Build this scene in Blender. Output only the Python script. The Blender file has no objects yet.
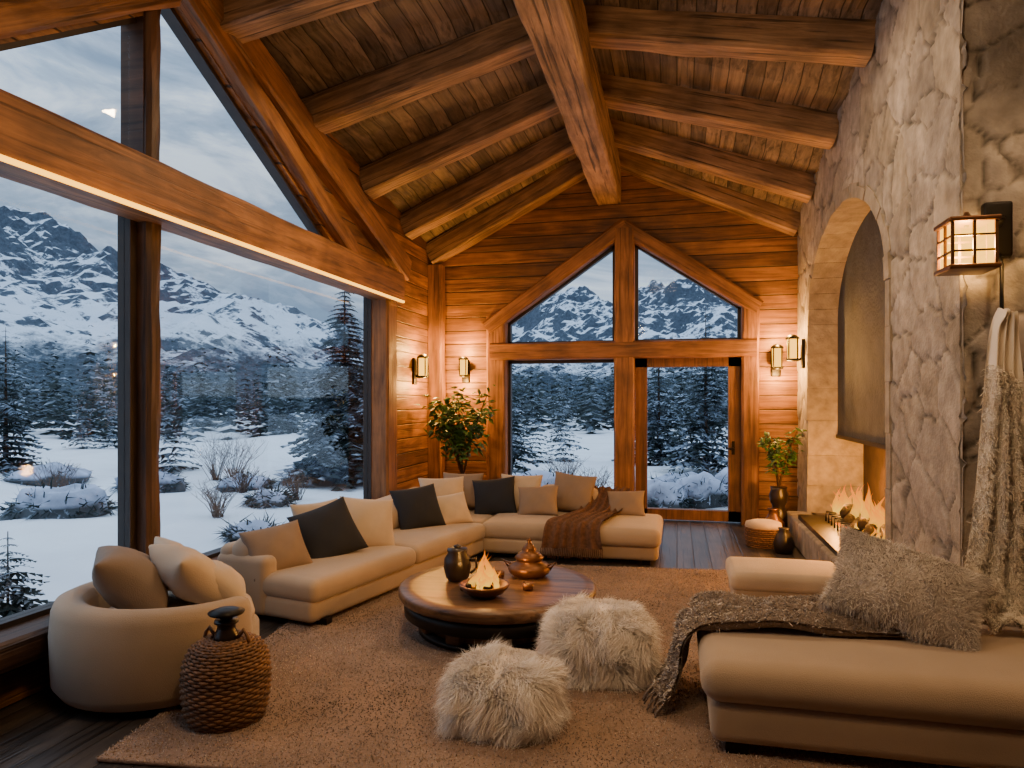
import bpy, math, random
import numpy as np
from mathutils import Vector, Matrix, Euler, noise
random.seed(7); rng=np.random.default_rng(7)
PI=math.pi
# ---------------------------------------------------------------- materials
def lin(h):
    h=h.lstrip('#'); o=[]
    for i in (0,2,4):
        c=int(h[i:i+2],16)/255; o.append(c/12.92 if c<=.04045 else ((c+.055)/1.055)**2.4)
    return (o[0],o[1],o[2],1)
def M(name):
    m=bpy.data.materials.new(name); m.use_nodes=True; m.node_tree.nodes.clear(); return m,m.node_tree
def nd(nt,t,ins=None,**at):
    n=nt.nodes.new(t)
    for k,v in at.items(): setattr(n,k,v)
    for k,v in (ins or {}).items():
        if isinstance(v,bpy.types.NodeSocket): nt.links.new(v,n.inputs[k])
        else: n.inputs[k].default_value=v
    return n
def mix(nt,f,a,b,bt='MIX'):
    return nd(nt,'ShaderNodeMix',{0:f,6:a,7:b},data_type='RGBA',blend_type=bt).outputs[2]
def mth(nt,op,a,b=0.0,clamp=False):
    return nd(nt,'ShaderNodeMath',{0:a,1:b},operation=op,use_clamp=clamp).outputs[0]
def ramp(nt,f,stops):
    r=nd(nt,'ShaderNodeValToRGB',{0:f}); e=r.color_ramp.elements
    while len(e)<len(stops): e.new(.5)
    for i,(p,c) in enumerate(stops):
        e[i].position=p; e[i].color=c if len(c)==4 else (*c,1)
    return r.outputs[0]
def g1(v): return (v,v,v,1)
def finish(nt,col,rough=.7,bump=None,bs=.3,bd=.02,**pr):
    ins={'Base Color':col,'Roughness':rough}
    for k,v in pr.items(): ins[k.replace('_',' ')]=v
    if bump is not None:
        ins['Normal']=nd(nt,'ShaderNodeBump',{'Height':bump,'Strength':bs,'Distance':bd}).outputs[0]
    p=nd(nt,'ShaderNodeBsdfPrincipled',ins)
    nd(nt,'ShaderNodeOutputMaterial',{0:p.outputs[0]})
def mat_basic(name,c,rough=.7,ns=8,amt=.3,bs=.3,bd=.01,usecol=False,fine=None,**pr):
    m,nt=M(name); tc=nd(nt,'ShaderNodeTexCoord')
    n=nd(nt,'ShaderNodeTexNoise',{'Vector':tc.outputs['Object'],'Scale':ns,'Detail':6.0}).outputs[0]
    v=ramp(nt,n,[(.25,g1(1-amt)),(.75,g1(1+amt*.5))])
    col=mix(nt,1.0,c,v,'MULTIPLY')
    if usecol:
        a=nd(nt,'ShaderNodeAttribute',attribute_name='Col').outputs[0]
        col=mix(nt,1.0,col,a,'MULTIPLY')
    h=n
    if fine:
        f=nd(nt,'ShaderNodeTexNoise',{'Vector':tc.outputs['Object'],'Scale':fine,'Detail':3.0}).outputs[0]
        h=mth(nt,'ADD',mth(nt,'MULTIPLY',n,.4),f)
    finish(nt,col,rough,h,bs,bd,**pr); return m
def mat_wood(name,cd,cl,along='x',across=None,width=.2,rough=.6,bs=.5,gap=.05,crack=.5):
    m,nt=M(name); tc=nd(nt,'ShaderNodeTexCoord'); sp=nd(nt,'ShaderNodeSeparateXYZ',{0:tc.outputs['Object']})
    ax={'x':sp.outputs[0],'y':sp.outputs[1],'z':sp.outputs[2]}
    sc=[16,16,16]; sc['xyz'.index(along)]=1.3
    vec=tc.outputs['Object']
    if across:
        q=mth(nt,'DIVIDE',ax[across],width); idn=mth(nt,'FLOOR',q); fr=mth(nt,'FRACT',q)
        wn=nd(nt,'ShaderNodeTexWhiteNoise',{'W':idn},noise_dimensions='1D').outputs[0]
        off=nd(nt,'ShaderNodeCombineXYZ',{0:mth(nt,'MULTIPLY',wn,31.0),1:mth(nt,'MULTIPLY',wn,17.0),2:mth(nt,'MULTIPLY',wn,9.0)}).outputs[0]
        vec=nd(nt,'ShaderNodeVectorMath',{0:vec,1:off},operation='ADD').outputs[0]
    mp=nd(nt,'ShaderNodeMapping',{'Vector':vec,'Scale':sc}).outputs[0]
    n=nd(nt,'ShaderNodeTexNoise',{'Vector':mp,'Scale':1.0,'Detail':8.0,'Roughness':.65,'Distortion':.7}).outputs[0]
    col=ramp(nt,n,[(.3,cd),(.7,cl)])
    n2=nd(nt,'ShaderNodeTexNoise',{'Vector':vec,'Scale':2.3,'Detail':4.0}).outputs[0]
    col=mix(nt,1.0,col,ramp(nt,n2,[(.3,g1(.6)),(.7,g1(1.25))]),'MULTIPLY')
    sc2=[s*1.7 for s in sc]; sc2['xyz'.index(along)]=.8
    mp2=nd(nt,'ShaderNodeMapping',{'Vector':vec,'Scale':sc2}).outputs[0]
    n3=nd(nt,'ShaderNodeTexNoise',{'Vector':mp2,'Scale':1.0,'Detail':3.0}).outputs[0]
    cr=ramp(nt,n3,[(.33,g1(1-crack)),(.42,g1(1))])
    col=mix(nt,1.0,col,cr,'MULTIPLY')
    h=mth(nt,'ADD',mth(nt,'MULTIPLY',n,.5),mth(nt,'MULTIPLY',cr,.6))
    if across:
        e=mth(nt,'ABSOLUTE',mth(nt,'SUBTRACT',fr,.5)); e=mth(nt,'MULTIPLY',e,2.0)
        gp=ramp(nt,e,[(1-gap*2,g1(1)),(1-gap*.6,g1(.12))])
        col=mix(nt,1.0,col,gp,'MULTIPLY')
        col=mix(nt,1.0,col,ramp(nt,wn,[(0,g1(.65)),(1,g1(1.25))]),'MULTIPLY')
        h=mth(nt,'ADD',h,mth(nt,'MULTIPLY',gp,1.5))
    finish(nt,col,rough,h,bs,.015); return m
def mat_emit(name,c,s,transp=0):
    m,nt=M(name); e=nd(nt,'ShaderNodeEmission',{0:c,1:s}).outputs[0]
    if transp:
        t=nd(nt,'ShaderNodeBsdfTransparent').outputs[0]
        e=nd(nt,'ShaderNodeMixShader',{0:transp,1:e,2:t}).outputs[0]
    nd(nt,'ShaderNodeOutputMaterial',{0:e}); return m
wallwood=mat_wood('wall_planks_x',lin('54341a'),lin('a8743a'),'x','z',.19,.55)
wallwoody=mat_wood('wall_planks_y',lin('54341a'),lin('a8743a'),'y','z',.19,.55)
ceilwood=mat_wood('ceiling_boards',lin('3c332c'),lin('8b7764'),'y','x',.16,.7,gap=.045)
beamwood=mat_wood('beam_wood',lin('56402f'),lin('b08c68'),'x',None,rough=.65,bs=.8,crack=.75)
beamy=mat_wood('beam_wood_warm',lin('55361c'),lin('a67242'),'x',None,rough=.6,bs=.6)
beamd=mat_wood('post_wood_dark',lin('2b1c12'),lin('5f4029'),'x',None,rough=.6,bs=.6)
doorwood=mat_wood('door_wood',lin('4a2d17'),lin('8a5c32'),'z',None)
floorwood=mat_wood('floor_boards',lin('26221f'),lin('5a524b'),'y','x',.17,.36,gap=.03)
tablewood=mat_wood('table_wood',lin('38251a'),lin('8c6847'),'x',None,rough=.35,bs=.3)
fabric=mat_basic('beige_upholstery',lin('a8937a'),.9,3,.14,.5,.004,fine=220,Sheen_Weight=.3)
fabric_l=mat_basic('light_cushion_fabric',lin('bfac94'),.9,4,.15,.5,.004,fine=180,Sheen_Weight=.3)
fabric_t=mat_basic('taupe_cushion_fabric',lin('8a7765'),.9,4,.15,.5,.004,fine=180)
fabric_d=mat_basic('charcoal_cushion_fabric',lin('1c2029'),.85,4,.2,.5,.004,fine=180)
knit=mat_basic('grey_knit',lin('8d8076'),.95,30,.5,1.0,.02,fine=90)
knit_b=mat_basic('brown_throw_fabric',lin('6d4c38'),.95,30,.5,1.0,.02,fine=90)
fur=mat_basic('fur',(1,1,1,1),.9,5,.1,0,.001,usecol=True,Sheen_Weight=.2)
stone=mat_basic('stone',lin('b9b1a6'),.85,9,.4,.6,.015,usecol=True,fine=40)
soot=mat_basic('soot_brick',lin('3a2b22'),.9,6,.5,.6,.02)
slab=mat_basic('weathered_slab',lin('3c434c'),.75,5,.5,.7,.02,fine=30)
iron=mat_basic('black_iron',lin('17140f'),.45,12,.3,.3,.005,Metallic=.6)
bronze=mat_basic('bronze',lin('6e4b30'),.4,12,.4,.3,.005,Metallic=.7)
blackcer=mat_basic('dark_ceramic',lin('241c18'),.35,12,.4,.3,.005)
frame_d=mat_basic('dark_frame',lin('2b1f17'),.5,9,.3,.2,.005)
wicker=mat_basic('wicker',lin('7a5636'),.7,40,.5,.6,.006,usecol=True)
char=mat_basic('charred_log',lin('1c1310'),.95,15,.6,1,.02)
leaf=mat_basic('leaf_green',lin('3f6630'),.5,6,.5,.2,.004,usecol=True)
bark=mat_basic('bark',lin('4a3626'),.9,20,.5,.6,.01)
twigm=mat_basic('bare_twigs',lin('6b564a'),.9,20,.5,.3,.01)
snow=mat_basic('snow',lin('f0f5fb'),.8,.8,.1,.5,.05,fine=6)
rock=mat_basic('snowy_rock',lin('6d7077'),.9,2,.6,.8,.05,usecol=True)
lampm=mat_emit('lamp_glass',(1,.46,.035,1),3.6,.2)
ledm=mat_emit('led_strip',(1,.45,.03,1),4.2)
candle=mat_emit('candle_glow',(1,.45,.05,1),3)
ember=mat_emit('ember',(1,.2,.008,1),2.0)
glass,nt=M('window_glass')
lw=nd(nt,'ShaderNodeLayerWeight',{0:.25}).outputs[0]
nd(nt,'ShaderNodeOutputMaterial',{0:nd(nt,'ShaderNodeMixShader',{0:mth(nt,'MULTIPLY',lw,.1),1:nd(nt,'ShaderNodeBsdfTransparent',{0:(.96,.98,1,1)}).outputs[0],2:nd(nt,'ShaderNodeBsdfGlossy',{'Roughness':.02}).outputs[0]}).outputs[0]})
flame,nt=M('flame')
a=nd(nt,'ShaderNodeAttribute',attribute_name='Col').outputs[0]
t=nd(nt,'ShaderNodeSeparateColor',{0:a}).outputs[0]
c=ramp(nt,t,[(0,(1,.25,.008,1)),(.2,(1,.52,.045,1)),(.5,(1,.36,.015,1)),(1,(1,.16,.002,1))])
e=nd(nt,'ShaderNodeEmission',{0:c,1:1.7}).outputs[0]
f=nd(nt,'ShaderNodeLayerWeight',{0:.35}).outputs[1]
f=mth(nt,'ADD',mth(nt,'MULTIPLY',f,.75),mth(nt,'MULTIPLY',t,.4),True)
nd(nt,'ShaderNodeOutputMaterial',{0:nd(nt,'ShaderNodeMixShader',{0:f,1:e,2:nd(nt,'ShaderNodeBsdfTransparent').outputs[0]}).outputs[0]})
def mat_conifer(name,lo,hi,sc):
    m,nt=M(name); tc=nd(nt,'ShaderNodeTexCoord')
    n=nd(nt,'ShaderNodeTexNoise',{'Vector':tc.outputs['Object'],'Scale':sc,'Detail':4.0}).outputs[0]
    at=nd(nt,'ShaderNodeAttribute',attribute_name='Col').outputs[0]
    sn=mth(nt,'ADD',n,mth(nt,'MULTIPLY',nd(nt,'ShaderNodeSeparateColor',{0:at}).outputs[0],.22))
    finish(nt,ramp(nt,sn,[(lo,lin('1b2b2b')),(hi,lin('b4c2d4'))]),.9); return m
conif=mat_conifer('snowy_conifer',.6,.78,3.0)
conif_far=mat_conifer('forest_conifer',.63,.88,.9)
mont,nt=M('snowy_mountain'); geo=nd(nt,'ShaderNodeNewGeometry'); tc=nd(nt,'ShaderNodeTexCoord')
P=tc.outputs['Object']
nz=nd(nt,'ShaderNodeSeparateXYZ',{0:geo.outputs['Normal']}).outputs[2]
pz=nd(nt,'ShaderNodeSeparateXYZ',{0:P}).outputs[2]
n1=nd(nt,'ShaderNodeTexNoise',{'Vector':P,'Scale':.07,'Detail':12.0,'Roughness':.75}).outputs[0]
n2=nd(nt,'ShaderNodeTexNoise',{'Vector':P,'Scale':.5,'Detail':6.0,'Roughness':.8}).outputs[0]
s=mth(nt,'ADD',mth(nt,'MULTIPLY',nz,1.1),mth(nt,'MULTIPLY',mth(nt,'SUBTRACT',n1,.5),2.0))
rockc=ramp(nt,n2,[(.3,lin('2b3644')),(.7,lin('5f6c7a'))])  # rock here and forest below tinted bluish to paint in distance haze
c1=mix(nt,ramp(nt,s,[(.74,g1(0)),(.84,g1(1))]),rockc,lin('dfe9f5'))
fm=mth(nt,'ADD',mth(nt,'MULTIPLY',pz,-.05),mth(nt,'ADD',mth(nt,'MULTIPLY',n1,2.2),mth(nt,'MULTIPLY',n2,.5)))
c2=mix(nt,ramp(nt,fm,[(.5,g1(0)),(.8,g1(1))]),c1,ramp(nt,n2,[(.4,lin('22303b')),(.62,lin('516170'))]))
finish(nt,c2,.95,n2,.6,1.0)
# ---------------------------------------------------------------- geometry
def weld(v,f):
    u,inv=np.unique(np.round(v,5),axis=0,return_inverse=True); inv=inv.ravel()
    out=[]
    for q in f:
        q=[int(inv[i]) for i in q]; r=[]
        for i in q:
            if i not in r: r.append(i)
        if len(r)>2: out.append(r)
    return u,out
def orient(v,f,c=None):
    c=v.mean(0) if c is None else c; o=[]
    for q in f:
        p=v[list(q)]; n=np.cross(p[1]-p[0],p[2]-p[1])
        o.append(list(q) if np.dot(n,p.mean(0)-c)>=0 else list(q)[::-1])
    return o
def g_rbox(sx,sy,sz,r=.05,puff=0,side=0):
    H=np.array([sx,sy,sz])/2; r=min(r,H.min()*.98)
    def ac(h):
        e=[0,.12,.35,.65,1.0]; a=[-h+r*x for x in e]; k=max(2,int((h-r)*2/.12)); k=min(k,14)
        m=list(np.linspace(-h+r,h-r,k+1))[1:-1]
        return np.array(a+m+[-x for x in a[::-1]])
    A=[ac(h) for h in H]; V=[];F=[]
    for ax in range(3):
        b,c=[i for i in range(3) if i!=ax]
        for s in (-1,1):
            B,C=np.meshgrid(A[b],A[c],indexing='ij'); p=np.zeros(B.shape+(3,)); p[...,b]=B;p[...,c]=C;p[...,ax]=s*H[ax]
            o=sum(len(x) for x in V); V.append(p.reshape(-1,3)); nb,nc=B.shape
            for i in range(nb-1):
                for j in range(nc-1): F.append([o+i*nc+j,o+(i+1)*nc+j,o+(i+1)*nc+j+1,o+i*nc+j+1])
    v=np.vstack(V); inn=np.clip(v,-(H-r),H-r); d=v-inn; L=np.linalg.norm(d,axis=1,keepdims=True); v=inn+d/np.maximum(L,1e-9)*r
    q=v/H
    bx=np.clip(1-q[:,0]**2,0,1);by=np.clip(1-q[:,1]**2,0,1);bz=np.clip(1-q[:,2]**2,0,1)
    if puff: v[:,2]+=np.where(v[:,2]>0,puff*(bx*by)**.6,0)
    if side: v[:,0]+=np.sign(q[:,0])*side*bz*np.abs(q[:,0]); v[:,1]+=np.sign(q[:,1])*side*bz*np.abs(q[:,1])
    v,F=weld(v,F); F=orient(v,F); v=v+np.array([0,0,H[2]]); return v,F
def g_box(x0,x1,y0,y1,z0,z1):
    v=np.array([[x,y,z] for x in (x0,x1) for y in (y0,y1) for z in (z0,z1)],float)
    f=[[0,1,3,2],[4,6,7,5],[0,4,5,1],[2,3,7,6],[0,2,6,4],[1,5,7,3]]
    return v,orient(v,f)
def g_prism(poly,axis,a,b):
    n=len(poly); v=[]
    for t in (a,b):
        for p,q in poly: v.append({'x':(t,p,q),'y':(p,t,q),'z':(p,q,t)}[axis])
    v=np.array(v,float); f=[list(range(n)),list(range(n,2*n))]+[[i,(i+1)%n,n+(i+1)%n,n+i] for i in range(n)]
    return v,orient(v,f)
def g_lathe(prof,seg=32,wob=None,t0=0,t1=2*PI):
    full=abs(t1-t0-2*PI)<1e-6; ns=seg if full else seg+1; v=[];f=[]
    for r,z in prof:
        for j in range(ns):
            t=t0+(t1-t0)*j/seg; v.append((r*math.cos(t),r*math.sin(t),z))
    for i in range(len(prof)-1):
        for j in range(seg):
            k=(j+1)%ns if full else j+1
            f.append([i*ns+j,i*ns+k,(i+1)*ns+k,(i+1)*ns+j])
    v=np.array(v,float)
    if full:
        if prof[0][0]>1e-4: f.append(list(range(ns))[::-1])
        if prof[-1][0]>1e-4: f.append([(len(prof)-1)*ns+j for j in range(ns)])
    return v,f
def g_pillow(w,h,t,n=14,sag=.0):
    u=np.sin(np.linspace(-PI/2,PI/2,n+1)); U,V=np.meshgrid(u,u,indexing='ij')
    X=w/2*U*(1-.09*(1-V**2)); Y=h/2*V*(1-.09*(1-U**2))
    Z=t/2*(np.clip((1-U**2)*(1-V**2),0,1))**.42
    Z=Z+.012*np.sin(U*7+w*9)*np.cos(V*5)*(1-U**2)*(1-V**2)
    a=np.stack([X,Y,Z],-1).reshape(-1,3); b=np.stack([X,Y,-Z],-1).reshape(-1,3); v=np.vstack([a,b]); f=[];m=n+1
    for i in range(n):
        for j in range(n):
            q=[i*m+j,(i+1)*m+j,(i+1)*m+j+1,i*m+j+1]; f.append(q); f.append([x+m*m for x in q[::-1]])
    return weld(v,f)
def g_tube(pts,rad,seg=8,cap=True):
    pts=[Vector(p) for p in pts]; n=len(pts); v=[];f=[]
    if not hasattr(rad,'__len__'): rad=[rad]*n
    up=Vector((.13,.27,.95)).normalized()
    for i in range(n):
        d=(pts[min(i+1,n-1)]-pts[max(i-1,0)])
        d=d.normalized() if d.length>1e-9 else Vector((0,0,1))
        s=d.cross(up); s=s.normalized() if s.length>1e-3 else Vector((1,0,0)); w=s.cross(d)
        for j in range(seg):
            a=2*PI*j/seg; v.append(pts[i]+(s*math.cos(a)+w*math.sin(a))*rad[i])
    for i in range(n-1):
        for j in range(seg):
            k=(j+1)%seg; f.append([i*seg+j,i*seg+k,(i+1)*seg+k,(i+1)*seg+j])
    if cap: f.append(list(range(seg))[::-1]); f.append([(n-1)*seg+j for j in range(seg)])
    return np.array([tuple(p) for p in v]),f
def g_bar(p,q,w,h,up=(0,0,1)):
    p=Vector(p);q=Vector(q);d=(q-p).normalized();u=Vector(up);s=d.cross(u).normalized();u=s.cross(d)
    v=[]
    for c in (p,q):
        for a,b in ((-1,-1),(1,-1),(1,1),(-1,1)): v.append(tuple(c+s*a*w/2+u*b*h/2))
    v=np.array(v); f=[[0,1,2,3],[4,5,6,7],[0,1,5,4],[1,2,6,5],[2,3,7,6],[3,0,4,7]]
    return v,orient(v,f)
def g_fur(P,Nn,L,w,rand=.35,droop=.4,c0=(.8,.7,.6),c1=(.95,.9,.85),clump=0,cs=14):
    n=len(P); d=Nn+rng.normal(0,rand,(n,3)); tt=rng.random((n,1))
    if clump:
        cv=np.array([tuple(noise.noise_vector(Vector(p)*cs)) for p in P]); d=d+cv*clump
        tt=np.clip(.5+.9*cv[:,0:1]+rng.normal(0,.22,(n,1)),0,1)
    d/=np.linalg.norm(d,axis=1,keepdims=True)
    l=(L*(.55+.75*rng.random(n)))[:,None]; s=np.cross(d,rng.normal(0,1,(n,3))); s/=np.linalg.norm(s,axis=1,keepdims=True)+1e-9
    z=np.array([0,0,-1.0]); cu=rng.normal(0,.22,(n,3))
    if clump: cu=cu*.7+cv[:,[1,2,0]]*clump*.9
    p1=P+d*l*.5+z*l*droop*.15; p2=P+d*l*.95+(cu+z*droop*.55)*l
    v=np.stack([P-s*w/2,P+s*w/2,p1-s*w*.4,p1+s*w*.4,p2],1).reshape(-1,3)
    b=(np.arange(n)*5)[:,None]
    f=(b+np.array([[0,1,3,2]])).tolist()+(b+np.array([[2,3,4]])).tolist()
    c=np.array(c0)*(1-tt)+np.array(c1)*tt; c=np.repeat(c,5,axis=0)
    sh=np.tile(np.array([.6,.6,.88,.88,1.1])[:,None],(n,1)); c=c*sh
    return v,f,c
class MB:
    def __init__(s): s.v=[];s.f=[];s.mi=[];s.sm=[];s.c=[];s.mats=[];s.n=0
    def add(s,g,mat,loc=(0,0,0),rot=(0,0,0),sc=(1,1,1),smooth=True,col=None):
        v=np.asarray(g[0],float)*np.array(sc); v=v@np.array(Euler(rot).to_matrix()).T+np.array(loc)
        if mat not in s.mats: s.mats.append(mat)
        k=s.mats.index(mat); o=s.n
        s.v.append(v); s.f+=[[i+o for i in q] for q in g[1]]; s.mi+=[k]*len(g[1]); s.sm+=[smooth]*len(g[1]); s.n+=len(v)
        if len(g)>2: c=np.asarray(g[2])
        else: c=np.tile(np.array(col if col is not None else (1,1,1),float),(len(v),1))
        s.c.append(c); return s
    def obj(s,name,origin=True):
        v=np.vstack(s.v); o=np.zeros(3)
        if origin: mn=v.min(0);mx=v.max(0); o=np.array([(mn[0]+mx[0])/2,(mn[1]+mx[1])/2,mn[2]]); v=v-o
        me=bpy.data.meshes.new(name); me.from_pydata(v.tolist(),[],s.f)
        for m in s.mats: me.materials.append(m)
        me.polygons.foreach_set('material_index',s.mi); me.polygons.foreach_set('use_smooth',s.sm)
        ca=me.attributes.new('Col','FLOAT_COLOR','POINT'); c=np.hstack([np.vstack(s.c),np.ones((len(v),1))]).astype(np.float32)
        ca.data.foreach_set('color',c.ravel()); me.update()
        ob=bpy.data.objects.new(name,me); ob.location=o; bpy.context.scene.collection.objects.link(ob); return ob
def beam(name,p1,p2,w,h,mat,up=(0,0,1),jit=.006):
    p1=Vector(p1);p2=Vector(p2);X=(p2-p1);L=X.length;X.normalize();U=Vector(up);Y=U.cross(X).normalized();Z=X.cross(Y)
    n=max(2,int(L/.12)); c=.025; a=w/2;b=h/2
    prof=[(-a+c,-b),(0,-b),(a-c,-b),(a,-b+c),(a,0),(a,b-c),(a-c,b),(0,b),(-a+c,b),(-a,b-c),(-a,0),(-a,-b+c)]
    v=[];k=len(prof);sd=random.random()*50
    for i in range(n+1):
        x=L*i/n
        for j,(y,z) in enumerate(prof):
            q=1+jit/a*noise.noise(Vector((x*2.5+sd,j*1.7,sd)))*2
            v.append((x,y*q,z*q))
    f=[]
    for i in range(n):
        for j in range(k): f.append([i*k+j,(i+1)*k+j,(i+1)*k+(j+1)%k,i*k+(j+1)%k])
    f.append(list(range(k))); f.append([n*k+j for j in range(k)][::-1])
    me=bpy.data.meshes.new(name); me.from_pydata(v,[],f); me.materials.append(mat); me.update()
    ob=bpy.data.objects.new(name,me); m=Matrix((X,Y,Z)).transposed().to_4x4(); m.translation=p1; ob.matrix_world=m
    bpy.context.scene.collection.objects.link(ob); return ob
def light(name,kind,loc,energy,color,size=.05,rot=None,spot=None,parent=None):
    l=bpy.data.lights.new(name,kind); l.energy=energy; l.color=color
    if kind=='AREA': l.size=size
    else: l.shadow_soft_size=size
    if spot: l.spot_size=spot; l.spot_blend=.6
    o=bpy.data.objects.new(name,l); o.location=loc
    if rot: o.rotation_euler=rot
    bpy.context.scene.collection.objects.link(o)
    if parent:
        bpy.context.view_layer.update(); o.parent=parent; o.matrix_parent_inverse=parent.matrix_world.inverted()
    return o
# ---------------------------------------------------------------- shell
XL,XR,YB=-3.5,1.53,9.8; RX,RZ=-.92,5.15; XO=-3.68
EL=lambda y:3.85+.18*(YB-max(y,4.0)); ER=lambda y:4.05+.18*(YB-max(y,4.0))
def CZ(x,y):
    if x<RX: return RZ-(RZ-EL(y))*(RX-x)/(RX-XL)
    return RZ-(RZ-ER(y))*(x-RX)/(XR-RX)
MB().add(g_box(-3.75,3.8,-2.2,10.05,-.25,0),floorwood,smooth=False).obj('floor',False)
mb=MB(); ys=[-2.2]+list(np.linspace(4,10.1,10)); xs=[-3.9,RX,3.8]
V=[];F=[]
for y in ys:
    for x in xs: V.append((x,y,CZ(x,y)))
for y in ys:
    for x in xs: V.append((x,y,CZ(x,y)+.2))
N=len(ys)*3
for i in range(len(ys)-1):
    for j in range(2):
        q=[i*3+j,(i+1)*3+j,(i+1)*3+j+1,i*3+j+1]; F.append(q); F.append([N+a for a in q[::-1]])
mb.add((np.array(V),F),ceilwood,smooth=False); mb.obj('ceiling',False)
mb=MB(); A=(XO,XL)
T=lambda y:EL(y)+.08
ZT,ZB=3.2,2.95
for poly in [[(-2.2,0),(7.8,0),(7.8,.36),(-2.2,.36)],[(7.8,0),(YB+.25,0),(YB+.25,T(YB)),(7.8,T(7.8))],[(-2.2,.36),(1.2,.36),(1.2,T(0)),(-2.2,T(0))],
  [(1.2,ZB),(7.8,ZB),(7.8,ZT),(1.2,ZT)],[(1.2,ZT),(2.5,ZT),(4.02,4.24),(4.02,T(3.9)),(1.2,T(0))],
  [(4.16,4.6),(6.85,ZT),(7.8,ZT),(7.8,T(7.8)),(4.16,T(4.24))]]:
    mb.add(g_prism(poly,'x',*A),wallwoody,smooth=False)
mb.add(g_box(XO,XL,4.02,4.16,ZT,T(4.1)),beamd,smooth=False)
mb.obj('wall_left',False)
mb=MB(); TB=lambda x:CZ(x,YB)+.1
for poly in [[(-3.75,0),(-2.4,0),(-2.4,TB(-2.4)),(-3.75,TB(-3.75))],[(.85,0),(2.6,0),(2.6,TB(2.6)),(.85,TB(.85))],
   [(-2.4,2.75),(-.7,3.93),(-.7,TB(-.7)),(-.92,TB(-.92)),(-2.4,TB(-2.4))],[(-.7,3.93),(.85,2.9),(.85,TB(.85)),(-.7,TB(-.7))],[(-2.4,0),(-.7,0),(-.7,.12),(-2.4,.12)]]:
    mb.add(g_prism(poly,'y',YB,YB+.25),wallwood,smooth=False)
mb.obj('wall_back',False)
MB().add(g_box(-3.75,3.8,-2.4,-2.2,0,5.4),wallwood,smooth=False).obj('wall_front',False)
MB().add(g_box(3.6,3.8,-2.2,4.6,0,5.4),wallwoody,smooth=False).obj('wall_right',False)
beam('ridge_beam',(RX,-2.1,4.64),(RX,YB-.02,4.64),.34,.56,beamwood)
for y in [1.2,2.4,3.6,4.8,6.15,7.45,8.65,9.62]:
    beam('ceiling_rafter',(RX-.1,y,CZ(RX,y)-.14),(XL+.01,y,EL(y)-.14),.26,.3,beamwood)
    xe=XR+.02 if y>4.3 else 3.55
    beam('ceiling_rafter',(RX+.1,y+.1,CZ(RX,y)-.14),(xe,y+.1,CZ(xe,y)-.14),.26,.3,beamwood)
beam('trim_1',(-3.42,1.0,3.03),(-3.42,8.1,3.03),.3,.36,beamy,jit=.004)
MB().add(g_box(-3.275,-3.25,1.0,8.05,2.84,2.864),ledm,smooth=False).obj('led_strip_light')
beam('trim_2',(-3.56,4.09,.3),(-3.56,4.09,4.95),.13,.2,beamd,up=(1,0,0))
def rake(name,y0,z0,y1,z1,h,w=.2):
    return beam(name,(-3.45,y0,z0),(-3.45,y1,z1),w,h,beamy)
rake('trim_3',3.9,4.94,8.5,3.32,.3)
rake('trim_4',4.2,4.5,2.2,3.14,.18,.14)
rake('trim_5',4.15,4.72,7.1,3.24,.2,.14)
beam('trim_6',(-3.46,7.9,0),(-3.46,7.9,3.25),.3,.24,beamy,up=(1,0,0))
beam('trim_7',(-3.42,YB-.14,0),(-3.42,YB-.14,3.6),.2,.24,beamy,up=(1,0,0))
beam('trim_8',(-3.46,1.0,.33),(-3.46,8.0,.33),.24,.16,beamd)
def win_yz(name,y0,y1,z0,z1,fr=.06):
    mb=MB(); x=-3.6
    for a in (g_box(x-.05,x+.05,y0,y0+fr,z0,z1),g_box(x-.05,x+.05,y1-fr,y1,z0,z1),g_box(x-.05,x+.05,y0,y1,z0,z0+fr),g_box(x-.05,x+.05,y0,y1,z1-fr,z1)): mb.add(a,frame_d,smooth=False)
    mb.add(g_box(x,x+.008,y0+fr,y1-fr,z0+fr,z1-fr),glass,smooth=False); mb.obj(name)
win_yz('window_1',1.2,4.02,.38,ZB); win_yz('window_2',4.16,7.8,.38,ZB)
def win_poly(name,pts,axis,t,fr=.07):
    mb=MB(); n=len(pts); f3=(lambda p:(t,p[0],p[1])) if axis=='x' else (lambda p:(p[0],t,p[1]))
    cx=sum(p[0] for p in pts)/n; cz=sum(p[1] for p in pts)/n
    ins=[(p[0]+(cx-p[0])*.03,p[1]+(cz-p[1])*.03) for p in pts]
    for i in range(n): mb.add(g_bar(f3(ins[i]),f3(ins[(i+1)%n]),.1 if axis=='x' else fr,fr if axis=='x' else .1,up=(0,0,1) if axis=='x' else (0,1,0)),frame_d,smooth=False)
    mb.add(g_prism(ins,axis,t-.004,t+.004),glass,smooth=False); mb.obj(name)
win_poly('window_3',[(2.5,ZT),(4.02,ZT),(4.02,4.24)],'x',-3.6,.05)
win_poly('window_4',[(4.16,ZT),(6.85,ZT),(4.16,4.6)],'x',-3.6,.05)
yb=YB-.03
beam('trim_9',(-2.52,yb,0),(-2.52,yb,2.85),.28,.2,beamy,up=(0,1,0))
beam('trim_10',(.94,yb,0),(.94,yb,2.95),.22,.2,beamy,up=(0,1,0))
beam('trim_11',(-.7,yb-.02,0),(-.7,yb-.02,4.0),.27,.22,beamy,up=(0,1,0))
beam('trim_12',(-2.6,yb-.03,2.34),(1.02,yb-.03,2.34),.22,.24,beamy)
beam('trim_13',(-2.66,yb-.02,2.68),(-.68,yb-.02,4.05),.2,.2,beamy)
beam('trim_14',(1.05,yb-.02,2.86),(-.72,yb-.02,4.03),.2,.2,beamy)
win_poly('window_5',[(-2.4,.12),(-.8,.12),(-.8,2.24),(-2.4,2.24)],'y',9.9)
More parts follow.
